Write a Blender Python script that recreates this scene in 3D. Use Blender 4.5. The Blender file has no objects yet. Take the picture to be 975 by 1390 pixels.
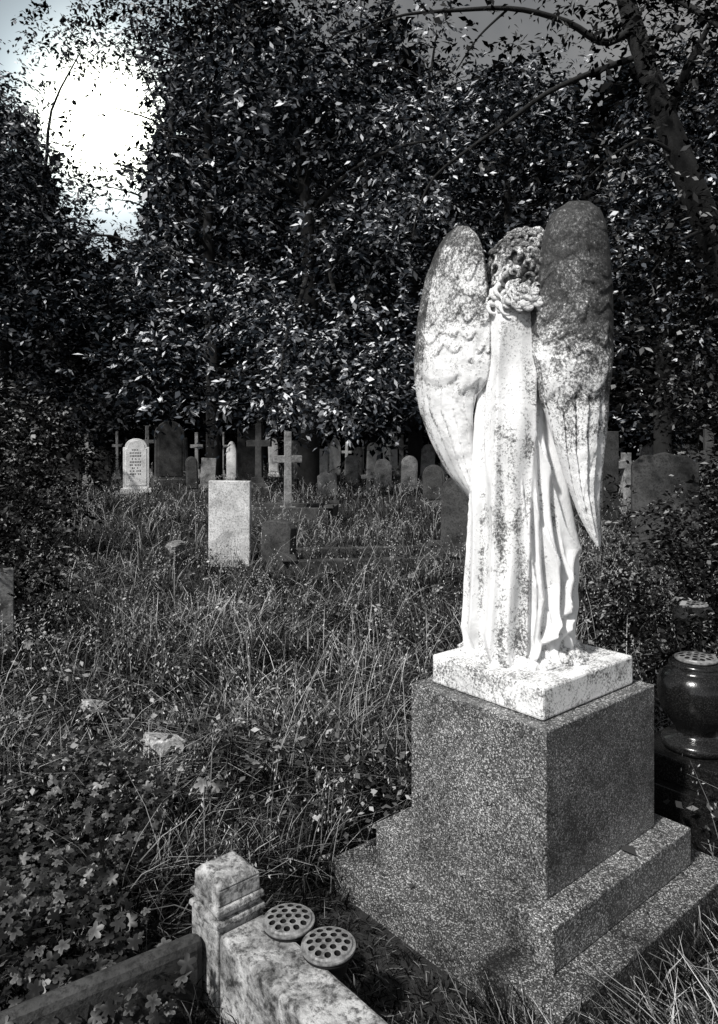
import bpy, bmesh, math, random
import numpy as np
from mathutils import Vector, Matrix, noise
rng=np.random.default_rng(7); random.seed(7)
S=bpy.context.scene
CH=1.62; F=1000.0; HV=590.0; CU=487.5
def W(u,v,y): return np.array([(u-CU)/F*y, y, CH-(v-HV)/F*y])
# ------------------------------------------------ materials
def newmat(name):
    m=bpy.data.materials.new(name); m.use_nodes=True
    nt=m.node_tree; b=nt.nodes['Principled BSDF']; return m,nt,b
def ramp(nt,stops,src):
    r=nt.nodes.new('ShaderNodeValToRGB'); e=r.color_ramp.elements
    while len(e)<len(stops): e.new(.5)
    for i,(p,c) in enumerate(stops):
        e[i].position=p; e[i].color=(c,c,c,1) if not isinstance(c,tuple) else (*c,1)
    nt.links.new(src,r.inputs[0]); return r.outputs[0]
def nz(nt,scale,detail=6,rough=.6,co='Object',dist=0.):
    t=nt.nodes.new('ShaderNodeTexCoord'); n=nt.nodes.new('ShaderNodeTexNoise')
    n.inputs['Scale'].default_value=scale; n.inputs['Detail'].default_value=detail
    n.inputs['Roughness'].default_value=rough; n.inputs['Distortion'].default_value=dist
    nt.links.new(t.outputs[co],n.inputs['Vector']); return n.outputs['Fac']
def mul(nt,a,b,mode='MULTIPLY',fac=1.):
    m=nt.nodes.new('ShaderNodeMix'); m.data_type='RGBA'; m.blend_type=mode
    m.inputs[0].default_value=fac
    nt.links.new(a,m.inputs[6]); nt.links.new(b,m.inputs[7]); return m.outputs[2]
def bump(nt,b,src,st,d=.01):
    n=nt.nodes.new('ShaderNodeBump'); n.inputs['Strength'].default_value=st; n.inputs['Distance'].default_value=d
    nt.links.new(src,n.inputs['Height']); nt.links.new(n.outputs[0],b.inputs['Normal'])
def stone(name,lo,hi,scale=3,rough=.85,bs=.5,sp=.45):
    m,nt,b=newmat(name)
    a=ramp(nt,[(.36,lo),(.6,hi)],nz(nt,scale,8,.7,dist=.3))
    f=nz(nt,45,5,.75)
    a=mul(nt,a,ramp(nt,[(.38,sp),(.52,1.)],f))
    nt.links.new(a,b.inputs['Base Color']); b.inputs['Roughness'].default_value=rough
    bump(nt,b,f,bs); return m
def granite(name,dark,mid,light,rough=.35,stain=True,stain_low=.22):
    m,nt,b=newmat(name)
    t=nt.nodes.new('ShaderNodeTexCoord'); v=nt.nodes.new('ShaderNodeTexVoronoi'); v.inputs['Scale'].default_value=290
    nt.links.new(t.outputs['Object'],v.inputs['Vector'])
    bw=nt.nodes.new('ShaderNodeRGBToBW'); nt.links.new(v.outputs['Color'],bw.inputs[0])
    a=ramp(nt,[(.2,dark),(.5,mid),(.68,mid*1.3),(.82,light)],bw.outputs[0])
    if stain:
        a=mul(nt,a,ramp(nt,[(.34,stain_low),(.47,.7),(.6,1.1)],nz(nt,3.2,9,.72,dist=.8)))
    nt.links.new(a,b.inputs['Base Color']); b.inputs['Roughness'].default_value=rough
    bump(nt,b,nz(nt,150,3),.15,.003); return m
def leafmat(name,stops,rough=.45,spec=.5,diffuse=False):
    m,nt,b=newmat(name)
    at=nt.nodes.new('ShaderNodeAttribute'); at.attribute_name='rnd'
    a=ramp(nt,stops,at.outputs['Fac'])
    if diffuse:
        d=nt.nodes.new('ShaderNodeBsdfDiffuse'); nt.links.new(a,d.inputs[0]); nt.links.new(d.outputs[0],nt.nodes['Material Output'].inputs[0]); return m
    nt.links.new(a,b.inputs['Base Color']); b.inputs['Roughness'].default_value=rough
    b.inputs['Specular IOR Level'].default_value=spec; return m
M_leaf=leafmat('woodland_leaf',[(0,(.003,.004,.005)),(.45,(.014,.017,.021)),(.74,(.11,.117,.13)),(1,(.64,.65,.67))],diffuse=True)  # palest leaves stand in for glints, put into the diffuse colour
M_weed=leafmat('weed_leaf',[(0,.004),(.45,.022),(.8,.10),(1,.32)],.45,.4)
M_leafd=leafmat('dark_leaf',[(0,.002),(.58,.008),(.86,.05),(1,.25)],diffuse=True)  # dark shrub leaf; also paints shade into the leaning crown's colour
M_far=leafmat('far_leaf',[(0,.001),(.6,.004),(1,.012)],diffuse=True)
M_grass=leafmat('grass_blade',[(0,.003),(.32,.016),(.60,.13),(.85,.45),(1,.68)],diffuse=True)
M_dry=leafmat('dry_stalk',[(0,.10),(.6,.38),(1,.75)],diffuse=True)
M_bark=stone('bark',.004,.015,6,.95,1.)
def soil():
    m,nt,b=newmat('soil')
    a=ramp(nt,[(.35,.004),(.7,.035)],nz(nt,3,10,.75)); nt.links.new(a,b.inputs['Base Color'])
    b.inputs['Roughness'].default_value=1; bump(nt,b,nz(nt,25,6),1.,.05); return m
M_soil=soil()
def marble(name='weathered_marble'):
    m,nt,b=newmat(name)
    base=ramp(nt,[(.3,.62),(.5,.88)],nz(nt,7,6,.6))
    at=nt.nodes.new('ShaderNodeAttribute'); at.attribute_name='lichen_crease'
    n1=nz(nt,8,10,.82,dist=.5); n2=nz(nt,120,5,.85); n3=nz(nt,2.2,4,.6)
    def ma(a,k,c):
        q=nt.nodes.new('ShaderNodeMath'); q.operation='MULTIPLY_ADD'; nt.links.new(a,q.inputs[0]); q.inputs[1].default_value=k; nt.links.new(c,q.inputs[2]); return q.outputs[0]
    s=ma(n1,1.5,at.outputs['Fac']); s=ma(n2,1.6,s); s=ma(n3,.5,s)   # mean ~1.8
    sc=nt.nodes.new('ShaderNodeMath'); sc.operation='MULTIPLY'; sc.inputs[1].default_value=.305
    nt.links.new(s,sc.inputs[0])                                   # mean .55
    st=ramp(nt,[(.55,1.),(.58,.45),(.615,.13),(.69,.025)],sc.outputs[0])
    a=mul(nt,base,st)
    nt.links.new(a,b.inputs['Base Color']); b.inputs['Roughness'].default_value=.75
    bump(nt,b,n2,.7,.006); return m
M_marble=marble()
M_gran=granite('grey_granite',.018,.12,.6)
M_granl=granite('dark_granite',.010,.07,.45,.6,True,.08)  # darker granite with deeper blotches for the lower step
M_black=granite('black_granite',.004,.009,.025,.2,False)
M_white=stone('white_stone',.5,.8,5,sp=.6)
M_pale=stone('pale_weathered_stone',.30,.72,3.5,sp=.4)
M_mid=stone('grey_stone',.06,.32,4)
M_dark=stone('dark_stone',.010,.065,4,sp=.3)
M_kerb=stone('mossy_stone',.012,.5,9,.9,.8,.2)
m,nt,b=newmat('lid_metal'); b.inputs['Metallic'].default_value=.3; b.inputs['Roughness'].default_value=.5
nt.links.new(ramp(nt,[(.35,.08),(.65,.36)],nz(nt,40,6,.7)),b.inputs['Base Color']); M_metal=m
m,nt,b=newmat('letter_lead'); b.inputs['Base Color'].default_value=(.02,.02,.02,1); M_let=m
m,nt,b=newmat('holder_inside'); b.inputs['Base Color'].default_value=(.004,.004,.004,1); b.inputs['Roughness'].default_value=1; M_in=m  # near-black colour paints the shade seen through the lid holes
# ------------------------------------------------ mesh helpers
def link(o,parent=None):
    S.collection.objects.link(o)
    if parent: o.parent=parent
    return o
def np_mesh(name,V,Q,mat,rnd=None,parent=None,smooth=False,attr='rnd'):
    me=bpy.data.meshes.new(name); V=np.asarray(V,np.float32); Q=np.asarray(Q,np.int32); k=Q.shape[1]
    me.vertices.add(len(V)); me.vertices.foreach_set('co',V.ravel())
    me.loops.add(Q.size); me.loops.foreach_set('vertex_index',Q.ravel())
    me.polygons.add(len(Q)); me.polygons.foreach_set('loop_start',np.arange(0,Q.size,k,dtype=np.int32))
    me.polygons.foreach_set('loop_total',np.full(len(Q),k,np.int32))
    if smooth: me.polygons.foreach_set('use_smooth',np.ones(len(Q),bool))
    me.update(calc_edges=True)
    if rnd is not None:
        a=me.attributes.new(attr,'FLOAT','POINT'); a.data.foreach_set('value',np.asarray(rnd,np.float32))
    me.materials.append(mat)
    return link(bpy.data.objects.new(name,me),parent)
def unit(v): return v/np.maximum(np.linalg.norm(v,axis=-1,keepdims=True),1e-6)
def leaves(P,D,N,L,Wd):
    n=len(P); D=unit(D); B=unit(np.cross(D,N)); U=unit(np.cross(B,D))
    L=np.broadcast_to(L,(n,))[:,None]; Wd=np.broadcast_to(Wd,(n,))[:,None]
    V=np.stack([P,P+D*L*.45+B*Wd*.5+U*Wd*.15,P+D*L,P+D*L*.45-B*Wd*.5+U*Wd*.15],1).reshape(-1,3)
    Q=np.arange(n*4).reshape(n,4); return V,Q
def sprays(C,R,tw,lv,L,asp=.42,droop=.35):
    n=len(C); R=np.broadcast_to(R,(n,)); cb=np.repeat(rng.normal(size=n)*.18,tw)
    C=np.repeat(C,tw,0); Rr=np.repeat(R,tw)[:,None]; N=len(C)
    off=rng.normal(size=(N,3))*[1,1,.7]; o=C+off*Rr*.45
    d=unit(off*[1,1,.5]+rng.normal(size=(N,3))*.6+np.array([0,0,-droop])); ln=Rr*rng.uniform(.5,1.,(N,1))
    br=np.repeat(rng.random(N)*.3+cb,lv)
    t=np.tile(np.linspace(.05,1,lv),N)[:,None]
    o=np.repeat(o,lv,0); d2=np.repeat(d,lv,0); ln=np.repeat(ln,lv,0)
    P=o+d2*ln*t+np.array([0,0,-1])*(t**2)*ln*.3+rng.normal(size=(N*lv,3))*L*.25
    side=unit(np.cross(d2,[0,0,1.]))*np.tile(np.where(np.arange(lv)%2,1,-1),N)[:,None]
    D=d2*.6+side*.9+rng.normal(size=P.shape)*.45+np.array([0,0,-.25])
    Nn=np.array([0,-.25,1.])+rng.normal(size=P.shape)*.55
    Ls=L*rng.uniform(.4,1.35,len(P))
    V,Q=leaves(P,D,Nn,Ls,Ls*asp*rng.uniform(.7,1.4,len(P)))
    r=np.clip(rng.random(len(P))**1.3*.78+br,0,1)
    return V,Q,np.repeat(r,4)
def merge(parts):
    Vs=[];Qs=[];Rs=[];o=0
    for V,Q,r in parts:
        Vs.append(V);Qs.append(Q+o);Rs.append(r);o+=len(V)
    return np.concatenate(Vs),np.concatenate(Qs),np.concatenate(Rs)
def tube(path,rad,k=8):
    path=np.array(path,float); n=len(path); V=[]
    T=unit(np.gradient(path,axis=0)); up=np.array([.3,.9,.2])
    for i in range(n):
        a=unit(np.cross(T[i],up)); b=np.cross(T[i],a)
        for j in range(k):
            t=2*math.pi*j/k; V.append(path[i]+rad[i]*(a*math.cos(t)+b*math.sin(t)))
    Q=[[i*k+j,i*k+(j+1)%k,(i+1)*k+(j+1)%k,(i+1)*k+j] for i in range(n-1) for j in range(k)]
    return np.array(V),np.array(Q),np.zeros(n*k)
def smoothpath(pts,n):
    pts=np.array(pts,float); m=len(pts); s=np.linspace(0,m-1,n); out=[]
    for x in s:
        i=min(int(x),m-2); f=x-i
        p0=pts[max(i-1,0)];p1=pts[i];p2=pts[i+1];p3=pts[min(i+2,m-1)]
        out.append(.5*((2*p1)+(-p0+p2)*f+(2*p0-5*p1+4*p2-p3)*f*f+(-p0+3*p1-3*p2+p3)*f**3))
    return np.array(out)
def gz(x,y):
    d=np.clip((np.hypot(x-.3,y-2.5)-1.6)/4,0,1)
    return d*(.07*np.sin(x*.9+1.3*np.sin(y*.5))+.06*np.sin(y*.8+.7*x)+.03*np.sin(2.3*x+1.7*y))
# ------------------------------------------------ ground
ax=np.concatenate([-np.geomspace(600,12,24),np.linspace(-11.5,11.5,110),np.geomspace(12,600,24)])
ay=np.concatenate([-np.geomspace(200,5,12),np.linspace(-4.5,30,150),np.geomspace(30.5,900,26)])
X,Y=np.meshgrid(ax,ay); Z=gz(X,Y)
V=np.stack([X,Y,Z],-1).reshape(-1,3); nx=len(ax); ny=len(ay)
I=np.arange((ny-1)*nx).reshape(ny-1,nx)[:,:-1].ravel()
np_mesh('ground',V,np.stack([I,I+1,I+nx+1,I+nx],1),M_soil,smooth=True)
# ------------------------------------------------ grass
RZ=math.radians(40.4); PC=np.array([.613,2.604])
dR=np.array([math.cos(RZ),math.sin(RZ)]); dL=np.array([-dR[1],dR[0]])
def keep(x,y):
    a=(x-PC[0])*dR[0]+(y-PC[1])*dR[1]; b=(x-PC[0])*dL[0]+(y-PC[1])*dL[1]
    k=~((abs(a)<.54)&(abs(b)<.50))
    k&=~((abs(x-1.372)<.27)&(abs(y-3.)<.27))
    return k
def nmask(x,y,s): 
    return .5+.25*np.sin(x*s+2*np.sin(y*s*.7))+.25*np.sin(y*s*1.3+1.7*np.sin(x*s*.8)+1)
def coverzone(x,y): return x< -.60-.3*(y-2)+.14*np.sin(7*y)
def blades(n,y0,y1,hlo,hhi,wd,segs=3,bend=.8,dark=0.):
    y=np.exp(rng.uniform(math.log(y0),math.log(y1),n)); x=rng.uniform(-1,1,n)*(.68*y+1.)
    k=keep(x,y)&(rng.random(n)<.35+.9*nmask(x,y,4.3)); x=x[k];y=y[k]; n=len(x)
    cl=nmask(x,y,3.1)*.6+nmask(x+5,y,7.7)*.4; h=rng.uniform(hlo,hhi,n)*(.45+.85*cl)
    near=np.hypot(x+.25,y-2.0)<.6; h=np.where(near,h*.4,h)
    h=np.where(coverzone(x,y)&(y<3.2),h*.35,h)
    rr=np.hypot((x-PC[0]),(y-PC[1])); h=np.where((rr<.85)&(y<2.5),h*.6,h)
    base=np.stack([x,y,gz(x,y)-.01],1)
    ang=rng.uniform(0,2*np.pi,n)*.8+2.6*np.sin(x*1.9+y*.9)+1.5*np.sin(y*2.7); d=np.stack([np.cos(ang),np.sin(ang),0*ang],1)
    bd=rng.uniform(.15,1.,n)**.8*bend; tw=ang+np.pi/2+rng.normal(size=n)*.6
    sd=np.stack([np.cos(tw),np.sin(tw),0*tw],1)
    w=(wd*rng.uniform(.5,1.5,n)+.0005*y)
    rows=[]
    for i in range(segs+1):
        t=i/segs; c=base+d*(bd*h*t**1.8)[:,None]+np.array([0,0,1.])*(h*(t-.5*bd*t*t))[:,None]
        ww=(w*(1-t)**.6*.5+.0003)[:,None]
        rows+= [c-sd*ww,c+sd*ww]
    V=np.stack(rows,1).reshape(-1,3); m=2*(segs+1)
    b0=(np.arange(n)*m)[:,None]
    Q=np.concatenate([b0+np.array([[2*i,2*i+1,2*i+3,2*i+2]]) for i in range(segs)],0)
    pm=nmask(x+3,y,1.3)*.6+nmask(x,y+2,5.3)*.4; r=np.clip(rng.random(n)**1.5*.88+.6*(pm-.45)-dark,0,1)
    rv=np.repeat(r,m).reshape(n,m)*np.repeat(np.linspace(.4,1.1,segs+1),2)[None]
    tip=(base+d*(bd*h)[:,None]+np.array([0,0,1.])*(h*(1-.5*bd))[:,None])
    return (V,Q,np.clip(rv,0,1).ravel()),base,tip,h
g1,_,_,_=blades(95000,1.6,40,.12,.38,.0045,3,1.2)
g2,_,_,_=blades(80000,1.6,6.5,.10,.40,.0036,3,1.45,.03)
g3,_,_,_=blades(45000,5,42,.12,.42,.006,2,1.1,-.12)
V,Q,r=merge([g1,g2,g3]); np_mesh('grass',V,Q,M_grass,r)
st,base,tip,h=blades(7000,2.6,32,.35,.75,.0018,3,.9)
k=np.repeat(np.arange(len(tip)),8); t=np.tile(np.linspace(.72,1.02,8),len(tip))[:,None]
P=base[k]*(1-t)+tip[k]*t+rng.normal(size=(len(k),3))*.010
V2,Q2=leaves(P,rng.normal(size=P.shape)*.5+[0,0,1.],rng.normal(size=P.shape),.012+.0012*P[:,1],.004+.0007*P[:,1])
V,Q,r=merge([st,(V2,Q2,rng.random(len(V2)))]); r=np.clip(r,0,1)
np_mesh('seeding_grass_stalks',V,Q,M_dry,r)
n=4600; y=np.exp(rng.uniform(math.log(2.4),math.log(36),n)); x=rng.uniform(-1,1,n)*(.68*y+1); kk=keep(x,y)&(nmask(x,y,1.7)>.42)&(np.hypot(x+.2,y-2.)>.7)
x=x[kk];y=y[kk]; C=np.stack([x,y,gz(x,y)+rng.uniform(.03,.30,len(x))],1)
V,Q,r=sprays(C,.10+.008*y,3,6,.035,.5,.1); np_mesh('weeds',V,Q,M_weed,np.clip(r*1.1,0,1))
def lobed(n,xs,ys,zs,size):
    outl=[]
    for i in range(20):
        a=2*math.pi*i/20; rr=.45+.55*abs(math.cos(a*2.5)); outl.append((rr*math.cos(a),rr*math.sin(a)))
    outl=np.array(outl)
    P=np.stack([xs,ys,zs],1); N=unit(np.array([0,-.1,1.])+rng.normal(size=(n,3))*.4); a=rng.uniform(0,6.28,n)
    D=unit(np.cross(N,np.stack([np.cos(a),np.sin(a),0*a],1))); B=np.cross(N,D)
    V=P[:,None,:]+size[:,None,None]*(outl[None,:,0,None]*D[:,None]+outl[None,:,1,None]*B[:,None]-(outl[None,:,0,None]**2)*N[:,None]*.3)
    V=np.concatenate([P[:,None,:],V],1).reshape(-1,3)
    b0=(np.arange(n)*21)[:,None]; i=np.arange(0,20,2)
    Q=np.stack([np.zeros_like(i),1+i,1+(i+1)%20,1+(i+2)%20],1)
    Q=(b0[:,:,None]+Q[None]).reshape(-1,4)
    rr=np.repeat(np.clip(rng.random(n)**1.5*.92,0,1),21).reshape(n,21); rr[:,0]*=.6
    return V,Q,rr.ravel()
n=6500; x=rng.uniform(-2.2,-.40,n); y=rng.uniform(1.7,3.3,n); kk=coverzone(x,y); x=x[kk];y=y[kk]
V,Q,r=lobed(len(x),x,y,.08+.15*nmask(x,y,6)+rng.uniform(-.05,.05,len(x)),rng.uniform(.011,.028,len(x)))
n=1800; x2=rng.uniform(-5,3.5,n); y2=rng.uniform(2.7,10,n); kk=keep(x2,y2)&(nmask(x2,y2,2.)>.55); x2=x2[kk];y2=y2[kk]
e=lobed(len(x2),x2,y2,gz(x2,y2)+rng.uniform(.05,.28,len(x2)),rng.uniform(.015,.04,len(x2)))
V,Q,r=merge([(V,Q,r),e]); np_mesh('broadleaf_ground_cover',V,Q,M_weed,r)
# ------------------------------------------------ trees
def gapmask(P):
    k=P[:,0]/P[:,1]; q=(P[:,2]-CH)/P[:,1]
    wob=.45*np.sin(P[:,0]*2.1+1.7*np.sin(P[:,2]*1.3))*np.sin(P[:,2]*1.9+P[:,1]*.6)
    a=((k+.346)/.060)**2+((q-.430)/.085)**2; b=((k+.330)/.038)**2+((q-.305)/.06)**2
    jit=.62+wob+.5*rng.random(len(P))
    return (a>jit)&(b>jit)|(rng.random(len(P))<.04)
def tree(x,y,H,R,z0,nc,lv,L,mat,name='woodland_tree',r0=.28,tw=9):
    lean=rng.normal()*.03*H
    path=[(x+lean*t*t+.15*math.sin(5*t+x),y,gz(x,y)-.2+H*.95*t) for t in np.linspace(0,1,12)]
    path=np.array(path); rad=r0*(1-np.linspace(0,1,12))**.8+.02
    parts=[tube(path,rad,10)]
    Cs=[]
    nl=int(nc/5)
    for i in range(nl):
        t=rng.uniform(.12,.97); s=np.array([np.interp(t,np.linspace(0,1,12),path[:,j]) for j in range(3)])
        a=rng.uniform(0,6.28); prof=math.sin(math.pi*min(1,(.18+.82*t)))**.5
        ln=R*prof*rng.uniform(.6,1.1)
        e=s+np.array([math.cos(a)*ln,math.sin(a)*ln,ln*rng.uniform(-.1,.55)])
        if e[2]<z0: e[2]=z0+rng.random()
        m1=s*.5+e*.5+np.array([0,0,.12*ln])
        pp=smoothpath([s,m1,e],7); parts.append(tube(pp,np.linspace(max(.02,.3*r0*(1-t)+.02),.012,7),5))
        for q in range(5):
            f=rng.uniform(.4,1.08); c=s*(1-f)+e*f+rng.normal(size=3)*[.5,.5,.4]; Cs.append(c)
    Cs=np.array(Cs); Cs[:,2]=np.maximum(Cs[:,2],z0*.8)
    Cs=Cs[(Cs[:,2]-CH)/Cs[:,1]<.66]
    V,Q,r=merge(parts); o=np_mesh(name,V,Q,M_bark,smooth=True)
    V,Q,r=sprays(Cs,rng.uniform(.6,1.35,len(Cs)),tw,lv,L)
    c=V.reshape(-1,4,3).mean(1); g=gapmask(c); V=V.reshape(-1,4,3)[g].reshape(-1,3); r=r.reshape(-1,4)[g].ravel(); Q=np.arange(len(V)).reshape(-1,4)
    np_mesh('crown',V,Q,mat,r,parent=o)
def T(u,y,topv,R,nc=150,mat=M_leaf,z0=2.,L=.24,r0=.28):
    tree((u-CU)/F*y,y,CH+(HV-topv)/F*y,R,z0,nc,12,L,mat,r0=r0)
T(-60,26,75,4.,170); T(10,28,60,3.4,200); T(285,25,-60,4.1,200); T(425,22,-60,4.6,200,r0=.34)
T(560,27,0,4.2,165); T(690,26,60,4.2,165); T(800,29,100,4.2,130); T(905,24,80,4.4,145); T(1040,22,0,4.6,100)
T(140,34,345,4.2,80); T(350,33,-60,4.5,100); T(500,34,-60,4.5,100); T(640,33,80,4.4,95); T(960,32,80,4.6,80); T(-30,36,150,4,80)
T(225,31,-60,3.0,95)
Cs=[]
for (u0,u1,v0,v1,n) in [(0,70,75,330,32),(60,240,10,70,16),(205,265,60,330,14),(60,215,310,380,22),(20,110,250,380,14),(110,200,215,265,4)]:
    for i in range(n): Cs.append(W(rng.uniform(u0,u1),rng.uniform(v0,v1),rng.uniform(24,29)))
Cs=np.array(Cs); V,Q,r=sprays(Cs,.9,9,11,.2,.42)
parts=[tube(smoothpath([W(30,330,28),W(60,240,27.5),W(70,150,27),W(110,70,26)],10),np.linspace(.1,.02,10),6),tube(smoothpath([W(275,300,25),W(240,240,25.5),W(215,150,26),W(180,70,26)],10),np.linspace(.09,.02,10),6),
 tube(smoothpath([W(30,380,28),W(90,330,27),W(150,320,26),W(210,345,25.5)],10),np.linspace(.08,.02,10),6)]
Vb,Qb,rb=merge(parts); ob=np_mesh('overhanging_branches',Vb,Qb,M_bark); np_mesh('foliage',V,Q,M_leaf,r,parent=ob)
Cs=[]
for i in range(56):
    Cs.append(W(rng.uniform(350,560),rng.uniform(395,560),rng.uniform(16.5,19.5)))
for i in range(24): Cs.append(W(rng.uniform(480,600),rng.uniform(110,330),rng.uniform(17,20)))
for i in range(20): Cs.append(W(rng.uniform(210,380),rng.uniform(330,500),rng.uniform(18,21)))
Cs=np.array(Cs)
V,Q,r=sprays(Cs,.8,9,12,.17,.45,.5); 
parts=[tube(smoothpath([W(440,300,21.5),W(450,380,20),W(470,430,18.5),W(520,470,17.5)],10),np.linspace(.09,.02,10),6),
       tube(smoothpath([W(430,320,21.5),W(410,400,20),W(390,450,18.5),W(380,520,17)],10),np.linspace(.09,.02,10),6),
       tube(smoothpath([W(430,280,21.5),W(480,230,20),W(540,200,18.5),W(590,190,18)],10),np.linspace(.09,.02,10),6)]
Vb,Qb,rb=merge(parts); ob=np_mesh('hanging_bough',Vb,Qb,M_bark); np_mesh('foliage',V,Q,M_leaf,np.clip(r+.12,0,1),parent=ob)
n=26000; y=rng.uniform(40,52,n); k=rng.uniform(-.75,.75,n); x=k*y
tv=np.interp(k*F+CU,[-300,0,60,90,200,240,560,620,760,860,1000,1300],[60,150,190,330,330,40,40,95,110,100,90,90])
q=rng.uniform(0,1,n); zt=CH+(HV-tv)/F*y*(.9+.12*np.sin(x*.9)); z=q*zt
P=np.stack([x,y,z],1); P=P[gapmask(P)]
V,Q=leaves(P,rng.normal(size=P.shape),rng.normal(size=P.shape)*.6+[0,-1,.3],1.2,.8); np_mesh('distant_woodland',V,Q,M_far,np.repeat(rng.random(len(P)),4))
n=330; k=rng.uniform(-.65,.65,n); y=rng.uniform(34,39,n); C=np.stack([k*y,y,rng.uniform(1.2,4.4,n)],1)
V,Q,r=sprays(C,1.1,9,10,.24,.45,.2); np_mesh('understorey_bushes',V,Q,M_leafd,r)
def shrub(cx,cy,rx,ry,h,n,L,mat,name='shrub'):
    parts=[]; Cs=[]
    for i in range(n):
        a=rng.uniform(0,6.28); rr=math.sqrt(rng.random()); t=rng.random()
        e=np.array([cx+rx*rr*math.cos(a)*(1.1-.4*t),cy+ry*rr*math.sin(a)*(1.1-.4*t),h*t+.1]); Cs.append(e)
        if i%3==0: parts.append(tube(smoothpath([(cx+.2*(e[0]-cx),cy+.2*(e[1]-cy),-.05),(cx+.6*(e[0]-cx),cy+.6*(e[1]-cy),e[2]*.6),e],5),np.linspace(.012,.003,5),5))
    V,Q,r=merge(parts); o=np_mesh(name,V,Q,M_bark)
    V,Q,r=sprays(np.array(Cs),.35*min(1,h),7,9,L,.45,.2); np_mesh('foliage',V,Q,mat,r,parent=o)
shrub(-4.7,9.2,1.1,1.4,1.8,120,.08,M_leafd); shrub(-7.4,14,1.8,2,2.6,110,.12,M_leafd); shrub(-3.15,6.0,.55,.8,.9,70,.06,M_leafd)
shrub(2.75,5.6,.7,.6,.95,130,.05,M_leafd); shrub(4.2,8.0,1.2,1.0,1.3,110,.07,M_leafd); shrub(1.95,4.1,.35,.35,.5,70,.04,M_leafd); shrub(1.75,5.2,.4,.4,.5,50,.04,M_leafd)
shrub(8.3,16,2.0,2,3.2,110,.12,M_leafd); shrub(-9,20,2.0,2,2.4,80,.14,M_leafd)
yy=7.6
def wp(l,y=yy): return [W(u,v,y+dy) for u,v,dy in l]
parts=[tube(smoothpath(wp([(1150,805,.2),(1060,590,.2),(975,345,.1),(935,245,0),(905,165,0),(878,90,0),(850,0,0),(830,-90,0),(800,-200,0)]),40),np.linspace(.18,.06,40),12)]
limbs=[([(858,40,0),(820,58,-.1),(770,30,-.2),(700,12,-.4),(620,14,-.5),(540,22,-.6),(470,50,-.8)],.045),
 ([(872,75,0),(800,100,.2),(740,128,.3),(690,165,.4),(640,200,.4),(590,240,.5),(568,285,.5),(560,325,.5)],.035),
 ([(905,160,0),(930,100,-.3),(960,40,-.5),(1010,-60,-.8)],.06),
 ([(925,215,0),(880,190,-.2),(840,205,-.5),(800,240,-.6)],.025),
 ([(850,0,0),(900,-10,-.4),(990,45,-.9),(1060,90,-1)],.05),
 ([(690,12,-.4),(650,50,-.3),(620,95,-.3)],.014),([(960,310,0),(920,330,-.4),(885,370,-.6)],.02),
 ([(838,-50,0),(780,-60,0),(700,-90,.3),(560,-70,.6),(430,-30,.8),(330,10,1.)],.05)]
Cs=[]
for l,r0 in limbs:
    p=smoothpath(wp(l),22); parts.append(tube(p,np.linspace(r0,.006,22),6))
for (u0,u1,v0,v1,n) in [(860,1080,-60,140,54),(940,1060,100,480,60),(740,860,-40,30,8),(850,1000,330,560,48),(790,900,170,330,14)]:
    for i in range(n): Cs.append(W(rng.uniform(u0,u1),rng.uniform(v0,v1),rng.uniform(6.3,9.4)))
for l,r0 in limbs[:2]+limbs[-1:]:
    p=smoothpath(wp(l),12)
    for q in p[4:]:
        if rng.random()<.5: Cs.append(q+rng.normal(size=3)*.12)
for i in range(24): Cs.append(W(rng.uniform(60,440),rng.uniform(-30,20),rng.uniform(8,10)))
V,Q,r=merge(parts); o=np_mesh('leaning_tree',V,Q,M_bark,smooth=True)
V,Q,r=sprays(np.array(Cs),.38,7,8,.085,.45,.4); np_mesh('crown',V,Q,M_leafd,r,parent=o)
# ------------------------------------------------ solid helpers
def bm_obj(name,bm,mat,parent=None,bev=0,smooth=False,loc=None,rot=None):
    me=bpy.data.meshes.new(name); bm.normal_update(); bm.to_mesh(me); bm.free(); me.materials.append(mat)
    if smooth:
        for p in me.polygons: p.use_smooth=True
    o=link(bpy.data.objects.new(name,me),parent)
    if bev:
        m=o.modifiers.new('bevel','BEVEL'); m.width=bev; m.segments=2; m.limit_method='ANGLE'
    if loc is not None: o.location=loc
    if rot is not None: o.rotation_euler=rot
    return o
def box(bm,cx,cy,z0,z1,sx,sy,top=1.,rz=0.):
    vs=[]
    for z,k in((z0,1.),(z1,top)):
        for a,b_ in((-1,-1),(1,-1),(1,1),(-1,1)):
            X=a*sx/2*k;Y=b_*sy/2*k; vs.append(bm.verts.new((cx+X*math.cos(rz)-Y*math.sin(rz),cy+X*math.sin(rz)+Y*math.cos(rz),z)))
    for f in((3,2,1,0),(4,5,6,7),(0,1,5,4),(1,2,6,5),(2,3,7,6),(3,0,4,7)): bm.faces.new([vs[i] for i in f])
def prism(bm,outl,t,y0=0.):
    f=[bm.verts.new((x,y0-t/2,z)) for x,z in outl]; g=[bm.verts.new((x,y0+t/2,z)) for x,z in outl]
    bm.faces.new(f); bm.faces.new(g[::-1]); n=len(f)
    for i in range(n): bm.faces.new((f[(i+1)%n],f[i],g[i],g[(i+1)%n]))
def lathe(prof,k=40,cap=True):
    bm=bmesh.new(); rows=[]
    for r,z in prof: rows.append([bm.verts.new((r*math.cos(2*math.pi*i/k),r*math.sin(2*math.pi*i/k),z)) for i in range(k)])
    for a,b_ in zip(rows,rows[1:]):
        for i in range(k): bm.faces.new((a[i],a[(i+1)%k],b_[(i+1)%k],b_[i]))
    if cap: bm.faces.new(rows[-1])
    bm.faces.new(rows[0][::-1]); return bm
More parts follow.
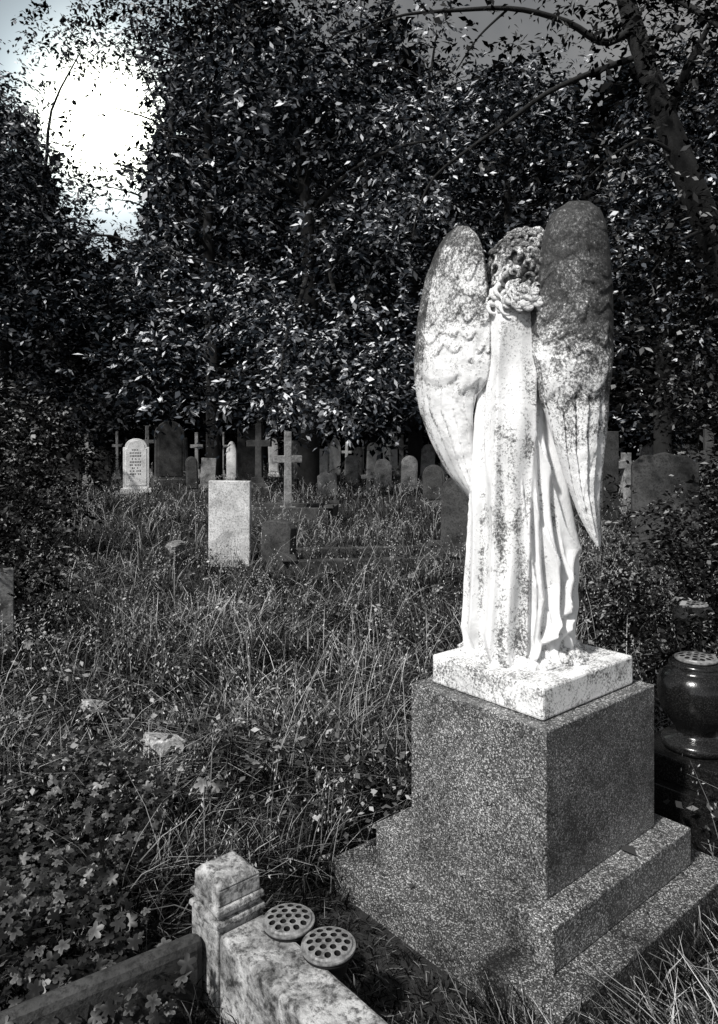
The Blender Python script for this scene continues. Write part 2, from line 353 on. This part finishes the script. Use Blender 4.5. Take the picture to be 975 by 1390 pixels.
def empty(name,loc=(0,0,0),rz=0):
    o=bpy.data.objects.new(name,None); link(o); o.location=loc; o.rotation_euler=(0,0,rz); return o
E=empty('granite_pedestal',(PC[0],PC[1],0),RZ)
for nm,z0,z1,sx,sy,mt in(('lower_step',-.1,.11,1.04,.96,M_granl),('upper_step',.11,.24,.82,.745,M_gran),('die_block',.24,.74,.64,.57,M_gran)):
    bm=bmesh.new(); box(bm,0,0,z0,z1,sx,sy); bm_obj(nm,bm,mt,E,.005)
# ------------------------------------------------ angel statue
A=empty('angel_statue',(0,0,0))
def grid_closed(rows,name,mat,tone,parent):
    n=len(rows);k=len(rows[0]); V=np.array(rows).reshape(-1,3)
    Q=np.array([[i*k+j,(i+1)*k+j,(i+1)*k+(j+1)%k,i*k+(j+1)%k] for i in range(n-1) for j in range(k)])
    return np_mesh(name,V,Q,mat,np.array(tone).ravel(),parent,True,'lichen_crease')
def wing(name,rows,C0,sgn):
    rows=np.array(rows,float); n=260;k=170
    s_=np.linspace(0,1,n); vv=rows[0,0]+(rows[-1,0]-rows[0,0])*s_
    def sm(col):
        a=np.interp(vv,rows[:,0],rows[:,col]); 
        kz=np.ones(11)/11; return np.convolve(np.pad(a,5,mode='edge'),kz,'valid')
    inn=sm(1); out=sm(2); R=[];Lc=[]
    for i in range(n):
        s=s_[i]; v=vv[i]; row=[];lc=[]
        th=.05*min(1,(s*10)**.5)*(1-s)**.45+.004
        for j in range(k):
            ph=2*math.pi*j/k; t=(1-math.cos(ph))/2; sd=math.sin(ph)
            u=inn[i]+(out[i]-inn[i])*t; kx=(u-CU)/F
            y=C0/(1+.5*kx)+.16*max(0,t-.35)**1.6 + .05*s
            d=th*sd; deep=0
            if sd>0:
                e=min(1,sd*2.2)*min(1,s*14)*min(1,(1-s)*12)
                wob=noise.noise(Vector((u*.03,v*.02,3+sgn)))
                tt=t+.03*math.sin(s*9)+.05*wob
                lim=.57+.045*abs(math.sin(tt*6.5+1.2*wob))-.06*tt
                if s<lim-.10:
                    val=s*13+1.0*wob-.5*abs(math.sin(math.pi*(tt*4.3+.5*wob)))
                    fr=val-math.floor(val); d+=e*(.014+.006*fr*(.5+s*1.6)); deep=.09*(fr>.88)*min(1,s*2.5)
                elif s<lim:
                    val=tt*4.5; fr=val-math.floor(val); q=min(1,(lim-s)/.02); d+=e*(.006+.010*q+.004*math.sin(math.pi*fr)**.6)
                else:
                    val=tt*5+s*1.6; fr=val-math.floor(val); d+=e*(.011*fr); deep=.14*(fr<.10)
                    val=s*4+tt*1.5; fr2=val-math.floor(val); d+=e*.003*fr2
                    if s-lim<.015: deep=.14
                nn=noise.fractal(Vector((u*.05,v*.05,1+sgn)),.9,2.2,5); d+=e*.004*nn
            x0,yy_,z=W(u,v,y)
            row.append((x0,yy_-d,z))
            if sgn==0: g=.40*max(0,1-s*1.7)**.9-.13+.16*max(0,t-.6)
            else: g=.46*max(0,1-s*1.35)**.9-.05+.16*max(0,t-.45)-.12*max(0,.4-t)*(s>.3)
            lc.append(g+.14*(t>.9)+deep+.12*(t<.06)*(s<.6))  # lichen, plus darker feather grooves and row ends
        R.append(row);Lc.append(lc)
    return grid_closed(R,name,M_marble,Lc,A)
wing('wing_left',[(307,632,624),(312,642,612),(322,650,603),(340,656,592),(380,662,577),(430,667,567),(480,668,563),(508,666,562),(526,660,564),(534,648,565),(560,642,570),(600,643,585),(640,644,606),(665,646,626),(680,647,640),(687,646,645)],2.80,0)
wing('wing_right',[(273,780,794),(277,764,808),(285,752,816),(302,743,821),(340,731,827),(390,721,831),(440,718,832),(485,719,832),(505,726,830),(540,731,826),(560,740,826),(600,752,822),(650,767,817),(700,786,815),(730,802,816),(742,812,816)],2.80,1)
BX,BY=.58,2.64
bt=np.array([(402,660,738),(412,654,742),(420,652,744),(440,650,744),(500,652,742),(545,648,745),(600,643,757),(660,640,768),(720,637,777),(780,633,787),(820,631,786),(850,629,780),(872,634,778),(892,640,786)],float)
n=320;k=340; vv=np.linspace(402,892,n); R=[];Lc=[]
def ridge(x): return math.exp(-x*x)
for i,v in enumerate(vv):
    uL=np.interp(v,bt[:,0],bt[:,1]);uR=np.interp(v,bt[:,0],bt[:,2]); f=(v-402)/(892-402)
    xl=(uL-CU)/F*BY; xr=(uR-CU)/F*BY; cx=(xl+xr)/2; rx=(xr-xl)/2; ry=min(rx*.95,.11+.05*f)*(min(1,.80+f*4)); z=CH-(v-HV)/F*BY
    row=[];lc=[]
    pl=np.interp(v,[400,900],[666,652])+1.5*math.sin(f*11); pr=np.interp(v,[400,560,900],[712,718,698])+2*math.sin(f*8)
    for j in range(k):
        a=2*math.pi*j/k; c=math.cos(a); s=math.sin(a)
        X=cx+rx*c; u=CU+X/BY*F
        g=min(1,max(0,(f-.12)*2.2))
        ph=a*8+1.4*math.sin(f*3+1)+1.2*noise.noise(Vector((c*1.5,s*1.5,f*2.5)))
        fold=g*(.014+.020*f)*(1-abs(math.sin(ph))**.6*1.7)
        if c>-.05:
            ww=min(1,(c+.05)*2.8); sw=f*8-c*3.6+.8*noise.noise(Vector((c*2,f*3,5)))
            fold=fold*(1-.5*ww)+ww*.028*min(1,f*2.5)*(1-abs(math.sin(sw*1.5))**.5*1.8)
        if s<0:
            def fl(us,vs,wd,amp):
                q=np.interp(v,vs,us); gg=min(1,max(0,(v-vs[0])/50))
                return gg*(amp*ridge((u-q)/wd)-.8*amp*ridge((u-q-wd*1.8)/(wd*.8)))
            fold+=fl([738,752,770,756,705],[560,640,740,820,875],6,.042)
            fold+=fl([724,733,744,742,716],[560,680,780,830,880],5,.034)
            fold+=fl([748,764,779,772,740],[600,680,760,820,872],4,.030)
            fold+=fl([712,716,722,712],[600,700,800,885],4.5,.028)
            fold+=fl([648,644,640,636],[470,600,750,880],4,.028)
        n3=noise.fractal(Vector((X*18,s*2,z*9)),.9,2.1,4)*.004
        rr=1+ (fold+n3)/rx*.9
        x=cx+rx*c*(1+ (rr-1)*.35); y=BY+ry*s*rr
        pan=0; cav=0
        if s<0:
            e1=1/(1+math.exp(-(u-pl)/1.0)); e2=1/(1+math.exp((u-pr)/1.0)); pan=e1*e2*min(1,f*12)
            uu=(u-pl)/(pr-pl)
            flat=BY-ry*.97-.028-.013*f*math.cos(uu*10+f*2)-.005*math.sin(f*17+uu*3)
            y=y*(1-pan)+min(y-.010,flat+.01*abs(c))*pan
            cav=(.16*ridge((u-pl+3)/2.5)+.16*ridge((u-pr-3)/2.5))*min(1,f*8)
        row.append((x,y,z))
        lc.append(-.30+.25*pan+cav+.14*max(0,1-f*8)+.10*max(0,f-.88)*8+.12*(c<-.8)+min(.2,max(0,-fold*8)))  # darker under hair, near hem, beside panel edges and in fold hollows
    R.append(row);Lc.append(lc)
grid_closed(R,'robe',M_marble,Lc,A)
zb=.84
n=26;k=160;R=[];Lc=[]
for i in range(n):
    f=i/(n-1); row=[];lc=[]
    for j in range(k):
        a=2*math.pi*j/k; rr=(.222-.10*f**1.5)*(1+.05*math.sin(a*7+f*2)+.08*noise.noise(Vector((math.cos(a)*3,math.sin(a)*3,f*2)))+.07*noise.noise(Vector((math.cos(a)*14,math.sin(a)*14,f*5))))
        row.append((BX+.012+rr*math.cos(a)*1.0,BY-.01+rr*math.sin(a)*.85,zb+.001+.06*f**.8+.025*noise.noise(Vector((math.cos(a)*9,math.sin(a)*9,f*4)))*f)); lc.append(.04)
    R.append(row);Lc.append(lc)
grid_closed(R,'hem',M_marble,Lc,A)
bm=bmesh.new(); box(bm,0,0,.742,.842,.53,.47)
bb=bm_obj('statue_base',bm,M_marble,A,.008,loc=(PC[0],PC[1],0),rot=(0,0,RZ))
hc=W(711,364,2.60); hr=.112
R=[];Lc=[]
for i in range(60):
    p=math.pi*(i+.001)/59; row=[]
    for j in range(80):
        a=2*math.pi*j/80; d=Vector((math.sin(p)*math.cos(a),math.sin(p)*math.sin(a),math.cos(p)))
        rr=hr*(1+.06*noise.fractal(d*5,.8,2,3))
        x=d.x*rr*.98; y=d.y*rr*1.08; z=d.z*rr*1.15
        if d.y>.2:
            y+=.025*math.exp(-((d.x)/.12)**2-((d.z+.12)/.16)**2); y-=.012*math.exp(-((abs(d.x)-.3)/.12)**2-((d.z-.05)/.1)**2)
            y+=.010*math.exp(-((d.x)/.25)**2-((d.z+.48)/.08)**2)
        row.append((hc[0]+x,hc[1]+y,hc[2]+z))
    R.append(row);Lc.append([.34]*80)
grid_closed(R,'head',M_marble,Lc,A)
parts=[];gold=math.pi*(3-5**.5)
for i in range(150):
    zf=1-2*(i+.5)/150; rr=math.sqrt(1-zf*zf); a=gold*i+rng.normal()*.1; d=np.array([rr*math.cos(a),rr*math.sin(a),zf])
    if d[1]>.35 and zf<.55: continue
    c=hc+d*[hr*.97,hr*1.06,hr*1.12]*rng.uniform(.95,1.05); rt=rng.uniform(.015,.026); tilt=unit(d+rng.normal(size=3)*.35)
    ax1=unit(np.cross(tilt,rng.normal(size=3))); ax2=np.cross(tilt,ax1)
    m=16; tt=np.linspace(0,rng.uniform(3.5,7),m)
    path=[c+rt*(1-.10*t)*(ax1*math.cos(t)+ax2*math.sin(t))+tilt*.002*t for t in tt]
    parts.append(tube(path,np.concatenate([np.linspace(.005,.012,4),np.linspace(.012,.003,m-4)])*rng.uniform(.8,1.1),7))
for i in range(60):
    c=W(rng.uniform(664,742),rng.uniform(396,424),2.60); c[1]=2.60-.125*math.sqrt(max(.15,1-((c[0]-hc[0])/.13)**2)); rt=rng.uniform(.010,.019); m=14; ph=rng.uniform(0,6)
    path=[c+np.array([rt*math.cos(t+ph),rt*.5*math.sin(t+ph),rt*math.sin(t+ph)*1.1-.0025*t]) for t in np.linspace(0,rng.uniform(4,6.5),m)]
    parts.append(tube(path,np.linspace(.011,.003,m),7))
V,Q,r=merge(parts); np_mesh('curly_hair',V,Q,M_marble,np.clip((V[:,2]-hc[2]+.10)*1.6,-.04,.24),A,True,'lichen_crease')
p=[W(708,380,2.61),W(706,400,2.62),W(705,425,2.64)]; V,Q,r=tube(smoothpath(p,8),np.linspace(.07,.08,8),20); np_mesh('neck',V,Q,M_marble,r+.1,A,True,'lichen_crease')
me=bpy.data.meshes.new('arms'); bm=bmesh.new()
sh=[(-.15,2.66,2.0),(-.19,2.78,1.78),(-.03,2.93,1.86),(-.005,2.96,1.98)]
for sg in(-1,1):
    vs=[bm.verts.new((BX+(-x if sg>0 else x),y,z)) for x,y,z in sh]
    for a_,b_ in zip(vs,vs[1:]): bm.edges.new((a_,b_))
bm.to_mesh(me); bm.free(); me.materials.append(M_marble); ao=link(bpy.data.objects.new('arms',me),A)
ao.modifiers.new('s','SKIN'); 
for v_,rd in zip(me.skin_vertices[0].data,[.05,.045,.035,.02]*2): v_.radius=(rd,rd)
me.skin_vertices[0].data[4].use_root=True
ao.modifiers.new('ss','SUBSURF').levels=2
# ------------------------------------------------ gravestones
def arch(w,h,kind,bot=-.15):
    o=[(-w/2,bot),(w/2,bot)]
    if kind=='flat': o+=[(w/2,h),(-w/2,h)]
    elif kind=='chip': o+=[(w/2,h*.86),(w*.35,h*.97),(w*.1,h),(-w*.3,h*.98),(-w/2,h*.93)]
    elif kind=='round': o+=[(w/2*math.cos(t),h-w/2+w/2*math.sin(t)) for t in np.linspace(0,math.pi,15)]
    elif kind=='low': o+=[(w/2*math.cos(t),h-w*.22+w*.22*math.sin(t)+.012*math.sin(t*9)) for t in np.linspace(0,math.pi,19)]
    elif kind=='shoulder':
        o+=[(w/2,h-w*.35),(w*.42,h-w*.35)]+[(w*.42*math.cos(t),h-w*.33+w*.33*math.sin(t)) for t in np.linspace(.1,math.pi-.1,13)]+[(-w*.42,h-w*.35),(-w/2,h-w*.35)]
    elif kind=='gothic': o+=[(w/2,h*.75),(w*.38,h*.88),(w*.2,h*.96),(0,h),(-w*.2,h*.96),(-w*.38,h*.88),(-w/2,h*.75)]
    return o
def grave(u,bv,wpx,tv,kind,mat,rz=0.,tilt=0.,lean=0.,plinth=True,y=None,letters=False,t=None):
    y=y or 1620./(bv-HV); x=(u-CU)/F*y; w=wpx/F*y; h=(bv-tv)/F*y; t=t or max(.09,.13*w)
    bm=bmesh.new()
    if kind=='cross':
        s=w*.13; az=h*.70; 
        prism(bm,[(-s*1.1,h*.18),(s*1.1,h*.18),(s,az-s),(w/2,az-s),(w/2,az+s),(s,az+s),(s,h),(-s,h),(-s,az+s),(-w/2,az+s),(-w/2,az-s),(-s,az-s)],s*1.8)
        box(bm,0,0,h*.11,h*.19,w*.62,w*.5,.85); box(bm,0,0,h*.05,h*.112,w*.85,w*.7,.97); box(bm,0,0,-.2,h*.052,w*1.1,w*.95)
        nm='stone_cross'
    else:
        prism(bm,arch(w,h,kind),t); nm='headstone'
        if plinth: box(bm,0,0,-.2,h*.09,w*1.25,t*2.4,.94)
        if kind in('round','shoulder'):
            o=[(a*.82,b_*.95+h*.02) for a,b_ in arch(w,h,kind,h*.12)]; prism(bm,o,t+.03)
    o=bm_obj(nm,bm,mat,None,min(.012,.04*w),loc=(x,y,float(gz(x,y))),rot=(tilt,lean,rz))
    if letters:
        bm=bmesh.new()
        for i in range(9):
            z=h*(.78-.055*i); L=w*(.5 if i%3 else .34); n=int(L/.045)
            for q in range(n):
                if rng.random()<.85: box(bm,-L/2+q*.045+.02,-t/2-.017,z,z+h*.022,.028*rng.uniform(.6,1.1),.006)
        bm_obj('inscription',bm,M_let,o)
    return o
grave(185,668,34,594,'shoulder',M_white,.25,letters=True); grave(230,660,38,574,'round',M_dark,.35,t=.5)
grave(312,764,57,648,'flat',M_pale,-.08,.03,.012,False,t=.09); grave(377,770,46,702,'chip',M_dark,-.45,0,.05,False,t=.16)
grave(391,708,38,583,'cross',M_mid,.15); grave(352,668,34,578,'cross',M_dark,-.2); grave(335,655,24,576,'flat',M_dark,.1,t=.3)
grave(421,640,20,590,'cross',M_white,.1); grave(455,645,15,592,'gothic',M_white,.1); grave(545,646,22,590,'cross',M_mid,-.1); grave(562,645,15,598,'round',M_white)
for u,bv,w_,tv,kd,mt in [(505,645,16,602,'round',M_white),(525,645,11,604,'flat',M_white),(486,648,13,608,'round',M_mid),(438,650,13,610,'flat',M_white),(470,645,14,598,'cross',M_white),(580,652,19,602,'shoulder',M_mid),
  (268,650,18,588,'cross',M_mid),(290,655,19,594,'round',M_dark),(302,650,14,586,'cross',M_mid),(315,652,15,598,'gothic',M_white),(250,658,13,598,'flat',M_mid),(120,658,20,590,'cross',M_mid),(140,665,23,604,'round',M_dark),(200,650,18,578,'cross',M_mid),(100,668,21,606,'round',M_dark),
  (405,650,15,598,'flat',M_mid),(372,646,13,594,'round',M_white),(534,640,12,596,'flat',M_white),(600,644,16,594,'cross',M_white),(160,650,14,585,'cross',M_mid),(447,640,12,600,'cross',M_mid),(515,636,10,600,'cross',M_white),(495,636,9,604,'flat',M_white),
  (478,655,17,618,'low',M_mid),(418,660,22,626,'low',M_dark),(520,660,24,622,'shoulder',M_mid),(555,665,22,618,'round',M_mid),(282,668,20,628,'flat',M_mid),(262,672,16,622,'round',M_dark),(445,672,26,640,'low',M_mid),(500,676,20,640,'cross',M_mid),(590,690,30,636,'round',M_dark)]:
    grave(u,bv,w_,tv,kd,mt,rng.uniform(-.4,.4),0,rng.uniform(-.05,.05))
grave(620,772,44,648,'round',M_dark,-.3,0,.02); grave(822,716,26,585,'flat',M_dark,.3,t=.3); grave(902,800,84,634,'low',M_dark,-.25,0,.0,t=.16)
grave(850,668,40,614,'cross',M_mid,.3); grave(882,650,26,600,'round',M_mid,.2); grave(898,652,22,606,'cross',M_mid); grave(962,705,44,586,'cross',M_dark,-.2); grave(925,670,24,612,'shoulder',M_mid); grave(838,640,14,598,'cross',M_mid); grave(870,645,12,602,'cross',M_white); grave(940,648,14,604,'round',M_mid)
grave(858,690,24,640,'flat',M_mid,.2); grave(2,880,30,768,'flat',M_mid,.5); grave(975,690,20,628,'round',M_mid); grave(800,660,30,600,'round',M_dark)
def kerbframe(cx,cy,sx,sy,rz,h,mat,t=.14):
    bm=bmesh.new()
    for a,b_,c,d in((0,-sy/2,sx,t),(0,sy/2,sx,t),(-sx/2,0,t*.98,sy-t-.004),(sx/2,0,t*.98,sy-t-.004)):
        box(bm,a,b_,-.1,h,c,d)
    for a in(-1,1):
        for b_ in(-1,1): box(bm,a*sx/2,b_*sy/2,h+.002,h+.06,t*1.4,t*1.4,.8)
    bm_obj('grave_kerb',bm,mat,None,.01,loc=(cx,cy,0),rot=(0,0,rz))
kerbframe(.1,9.2,2.0,.9,.15,.15,M_dark); kerbframe(2.2,7.4,1.9,.9,.6,.2,M_dark); kerbframe(-1.5,14,2,.9,-.1,.28,M_dark)
for (u,v,z,s) in [(222,1000,.18,.08),(128,950,.19,.055),(238,738,.2,.10)]:
    y=(CH-z)/(v-HV)*F; bm=bmesh.new(); bmesh.ops.create_icosphere(bm,subdivisions=4,radius=1)
    for q in bm.verts:
        nn=1+.5*noise.fractal(q.co*1.3+Vector((u,0,0)),.8,2,5); q.co=Vector((max(-.8,min(.8,q.co.x*nn))*s*1.25,max(-.75,min(.75,q.co.y*nn))*s*1.3,max(-1,min(.35,q.co.z*nn))*s*.8))
    bm_obj('stone_fragment',bm,M_pale if s<.1 else M_mid,loc=((u-CU)/F*y,y,z-.02),rot=(.25,.15,u))
# ------------------------------------------------ foreground kerb, post, lids
def lid(parent,loc,R):
    bm=lathe([(R*.98,-.004),(R,.0),(R*.99,.004),(R*.9,.0045),(R*.86,.009),(R*.5,.014),(.001,.016)],48)
    o=bm_obj('lid',bm,M_metal,parent)
    cb=bmesh.new(); pts=[(0,0)]+[(R*.36*math.cos(t),R*.36*math.sin(t)) for t in np.linspace(0,2*math.pi,7)[:-1]]+[(R*.68*math.cos(t),R*.68*math.sin(t)) for t in np.linspace(0,2*math.pi,13)[:-1]]
    for x,y in pts: bmesh.ops.create_cone(cb,cap_ends=True,segments=14,radius1=R*.125,radius2=R*.125,depth=.12,matrix=Matrix.Translation((x,y,0)))
    c=bm_obj('cut',cb,M_in,parent); m=o.modifiers.new('b','BOOLEAN'); m.object=c; m.solver='EXACT'
    try: m.material_mode='TRANSFER'
    except Exception: pass
    bpy.context.view_layer.update(); dg=bpy.context.evaluated_depsgraph_get(); me=bpy.data.meshes.new_from_object(o.evaluated_get(dg)); o.modifiers.clear(); o.data=me
    bpy.data.objects.remove(c); o.location=loc; return o
K=empty('grave_kerb_corner',(0,0,0)); 
px,py=-.385,2.15; ca=math.atan2(-.76,.66)
bm=bmesh.new(); box(bm,0,0,-.1,.245,.15,.15); box(bm,0,0,.246,.262,.165,.165,.97); box(bm,0,0,.263,.278,.14,.14); box(bm,0,0,.279,.298,.16,.16,.97); box(bm,0,0,.2985,.345,.14,.14,.98); box(bm,0,0,.3455,.366,.142,.142,.72)
bm_obj('corner_post',bm,M_kerb,K,.005,loc=(px,py,0),rot=(0,0,ca))
bm=bmesh.new(); box(bm,.58,0,-.1,.235,1.0,.15); bm_obj('kerb_right',bm,M_kerb,K,.012,loc=(px,py,0),rot=(0,0,ca))
bm=bmesh.new(); box(bm,.58,0,-.1,.20,1.0,.06); bm_obj('kerb_left',bm,M_dark,K,.025,loc=(px,py,0),rot=(0,0,ca-math.pi/2-.1))
for (u,v,z) in [(392,1250,.25),(446,1284,.25)]:
    y=(CH-z)/(v-HV)*F; e=empty('flower_holder',((u-CU)/F*y,y,z)); R_=.074
    bm=lathe([(.05,-.06),(.055,-.03),(.07,-.012),(.07,-.0045)],36); bm_obj('cup',bm,M_in,e,smooth=False); lid(e,(0,0,0),R_)
y=3.0; vx=(945-CU)/F*y; vy=y
e=empty('granite_flower_vase',(vx,vy,.352))
bm=lathe([(.13,0),(.135,.02),(.13,.035),(.085,.05),(.075,.07),(.10,.10),(.135,.15),(.148,.20),(.148,.25),(.14,.285),(.115,.31),(.10,.32),(.105,.335),(.10,.345),(.085,.35)],56)
bm_obj('bowl',bm,M_black,e,smooth=True); lid(e,(0,0,.357),.083)
e=empty('granite_plinth',(vx,vy,0),RZ)
bm=bmesh.new(); box(bm,0,0,-.1,.25,.46,.46); bm_obj('lower_block',bm,M_black,e,.006)
bm=bmesh.new(); box(bm,0,0,.251,.35,.36,.36); bm_obj('upper_block',bm,M_black,e,.006)
e=empty('granite_flower_vase',((942-CU)/F*4.4,4.4,.30)); bm=lathe([(.1,0),(.1,.03),(.06,.06),(.09,.12),(.12,.2),(.12,.26),(.09,.3)],40); bm_obj('bowl',bm,M_black,e,smooth=True)
lid(e,(0,0,.306),.08); e2=empty('granite_plinth',((942-CU)/F*4.4,4.4,0),.4); bm=bmesh.new(); box(bm,0,0,-.1,.2,.4,.4); box(bm,0,0,.201,.3,.3,.3); bm_obj('block',bm,M_black,e2,.005)
P=[];
for (u,v,z) in [(865,1163,.243),(610,1195,.114),(700,1270,.243),(560,1200,.114),(905,1150,.243),(520,1190,.114),(640,1175,.243),(820,1215,.243),(760,1300,.114)]:
    y=(CH-z)/(v-HV)*F; P.append(((u-CU)/F*y,y,z+.003))
P=np.array(P); V,Q=leaves(P,rng.normal(size=P.shape)*[1,1,.05],np.tile([0,0,1.],(len(P),1)),np.array([.085,.04,.03,.03,.035,.03,.02,.02,.03]),np.array([.05,.02,.015,.02,.015,.014,.01,.012,.01]))
np_mesh('fallen_leaves',V,Q,M_leafd,np.full(len(V),.85))
# ------------------------------------------------ light, world, camera
el=math.radians(48); az=math.radians(-138)
sd=Vector((math.sin(az)*math.cos(el),math.cos(az)*math.cos(el),math.sin(el)))
L=bpy.data.lights.new('sun','SUN'); L.energy=4.9; L.angle=math.radians(4); L.color=(1,.985,.96)
lo=link(bpy.data.objects.new('sun',L)); lo.rotation_euler=sd.to_track_quat('Z','Y').to_euler()
w=bpy.data.worlds.new('World'); S.world=w; w.use_nodes=True; nt=w.node_tree; bg=nt.nodes['Background']
sk=nt.nodes.new('ShaderNodeTexSky'); sk.sky_type='NISHITA'; sk.sun_disc=False; sk.sun_elevation=el; sk.sun_rotation=az
bw=nt.nodes.new('ShaderNodeRGBToBW'); nt.links.new(sk.outputs[0],bw.inputs[0])
tc=nt.nodes.new('ShaderNodeTexCoord')
cn=nt.nodes.new('ShaderNodeTexNoise'); cn.inputs['Scale'].default_value=4; cn.inputs['Detail'].default_value=7; nt.links.new(tc.outputs['Generated'],cn.inputs['Vector'])
cr=ramp(nt,[(.40,(.65,.68,.72)),(.60,(1.,1.,1.))],cn.outputs['Fac'])
base=mul(nt,bw.outputs[0],cr)
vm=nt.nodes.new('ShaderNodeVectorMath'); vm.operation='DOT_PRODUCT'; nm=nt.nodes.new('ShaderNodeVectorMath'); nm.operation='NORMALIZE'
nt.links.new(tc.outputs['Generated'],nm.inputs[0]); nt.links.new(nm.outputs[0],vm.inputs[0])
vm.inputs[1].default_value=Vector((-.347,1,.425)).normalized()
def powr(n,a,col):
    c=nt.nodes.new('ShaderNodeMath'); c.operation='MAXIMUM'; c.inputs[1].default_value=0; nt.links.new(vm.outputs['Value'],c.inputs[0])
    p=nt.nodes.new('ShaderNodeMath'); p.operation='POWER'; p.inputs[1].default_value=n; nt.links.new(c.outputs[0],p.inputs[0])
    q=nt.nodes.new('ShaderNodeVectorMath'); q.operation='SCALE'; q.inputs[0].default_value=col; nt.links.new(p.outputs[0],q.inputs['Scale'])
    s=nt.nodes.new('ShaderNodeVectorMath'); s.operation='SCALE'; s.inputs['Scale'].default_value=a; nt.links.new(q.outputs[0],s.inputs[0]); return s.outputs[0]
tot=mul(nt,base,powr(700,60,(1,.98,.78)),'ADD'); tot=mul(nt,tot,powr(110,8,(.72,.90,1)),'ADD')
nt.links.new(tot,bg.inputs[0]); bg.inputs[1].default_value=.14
cam=bpy.data.cameras.new('camera'); co=link(bpy.data.objects.new('camera',cam)); co.location=(0,0,CH); co.rotation_euler=(math.pi/2,0,0)
cam.sensor_fit='VERTICAL'; cam.sensor_height=36; cam.lens=36*F/1390; cam.shift_y=-(695-HV)/1390; cam.clip_end=3000; cam.clip_start=.05
S.camera=co
S.view_settings.view_transform='Standard'; S.view_settings.look='None'; S.view_settings.exposure=0
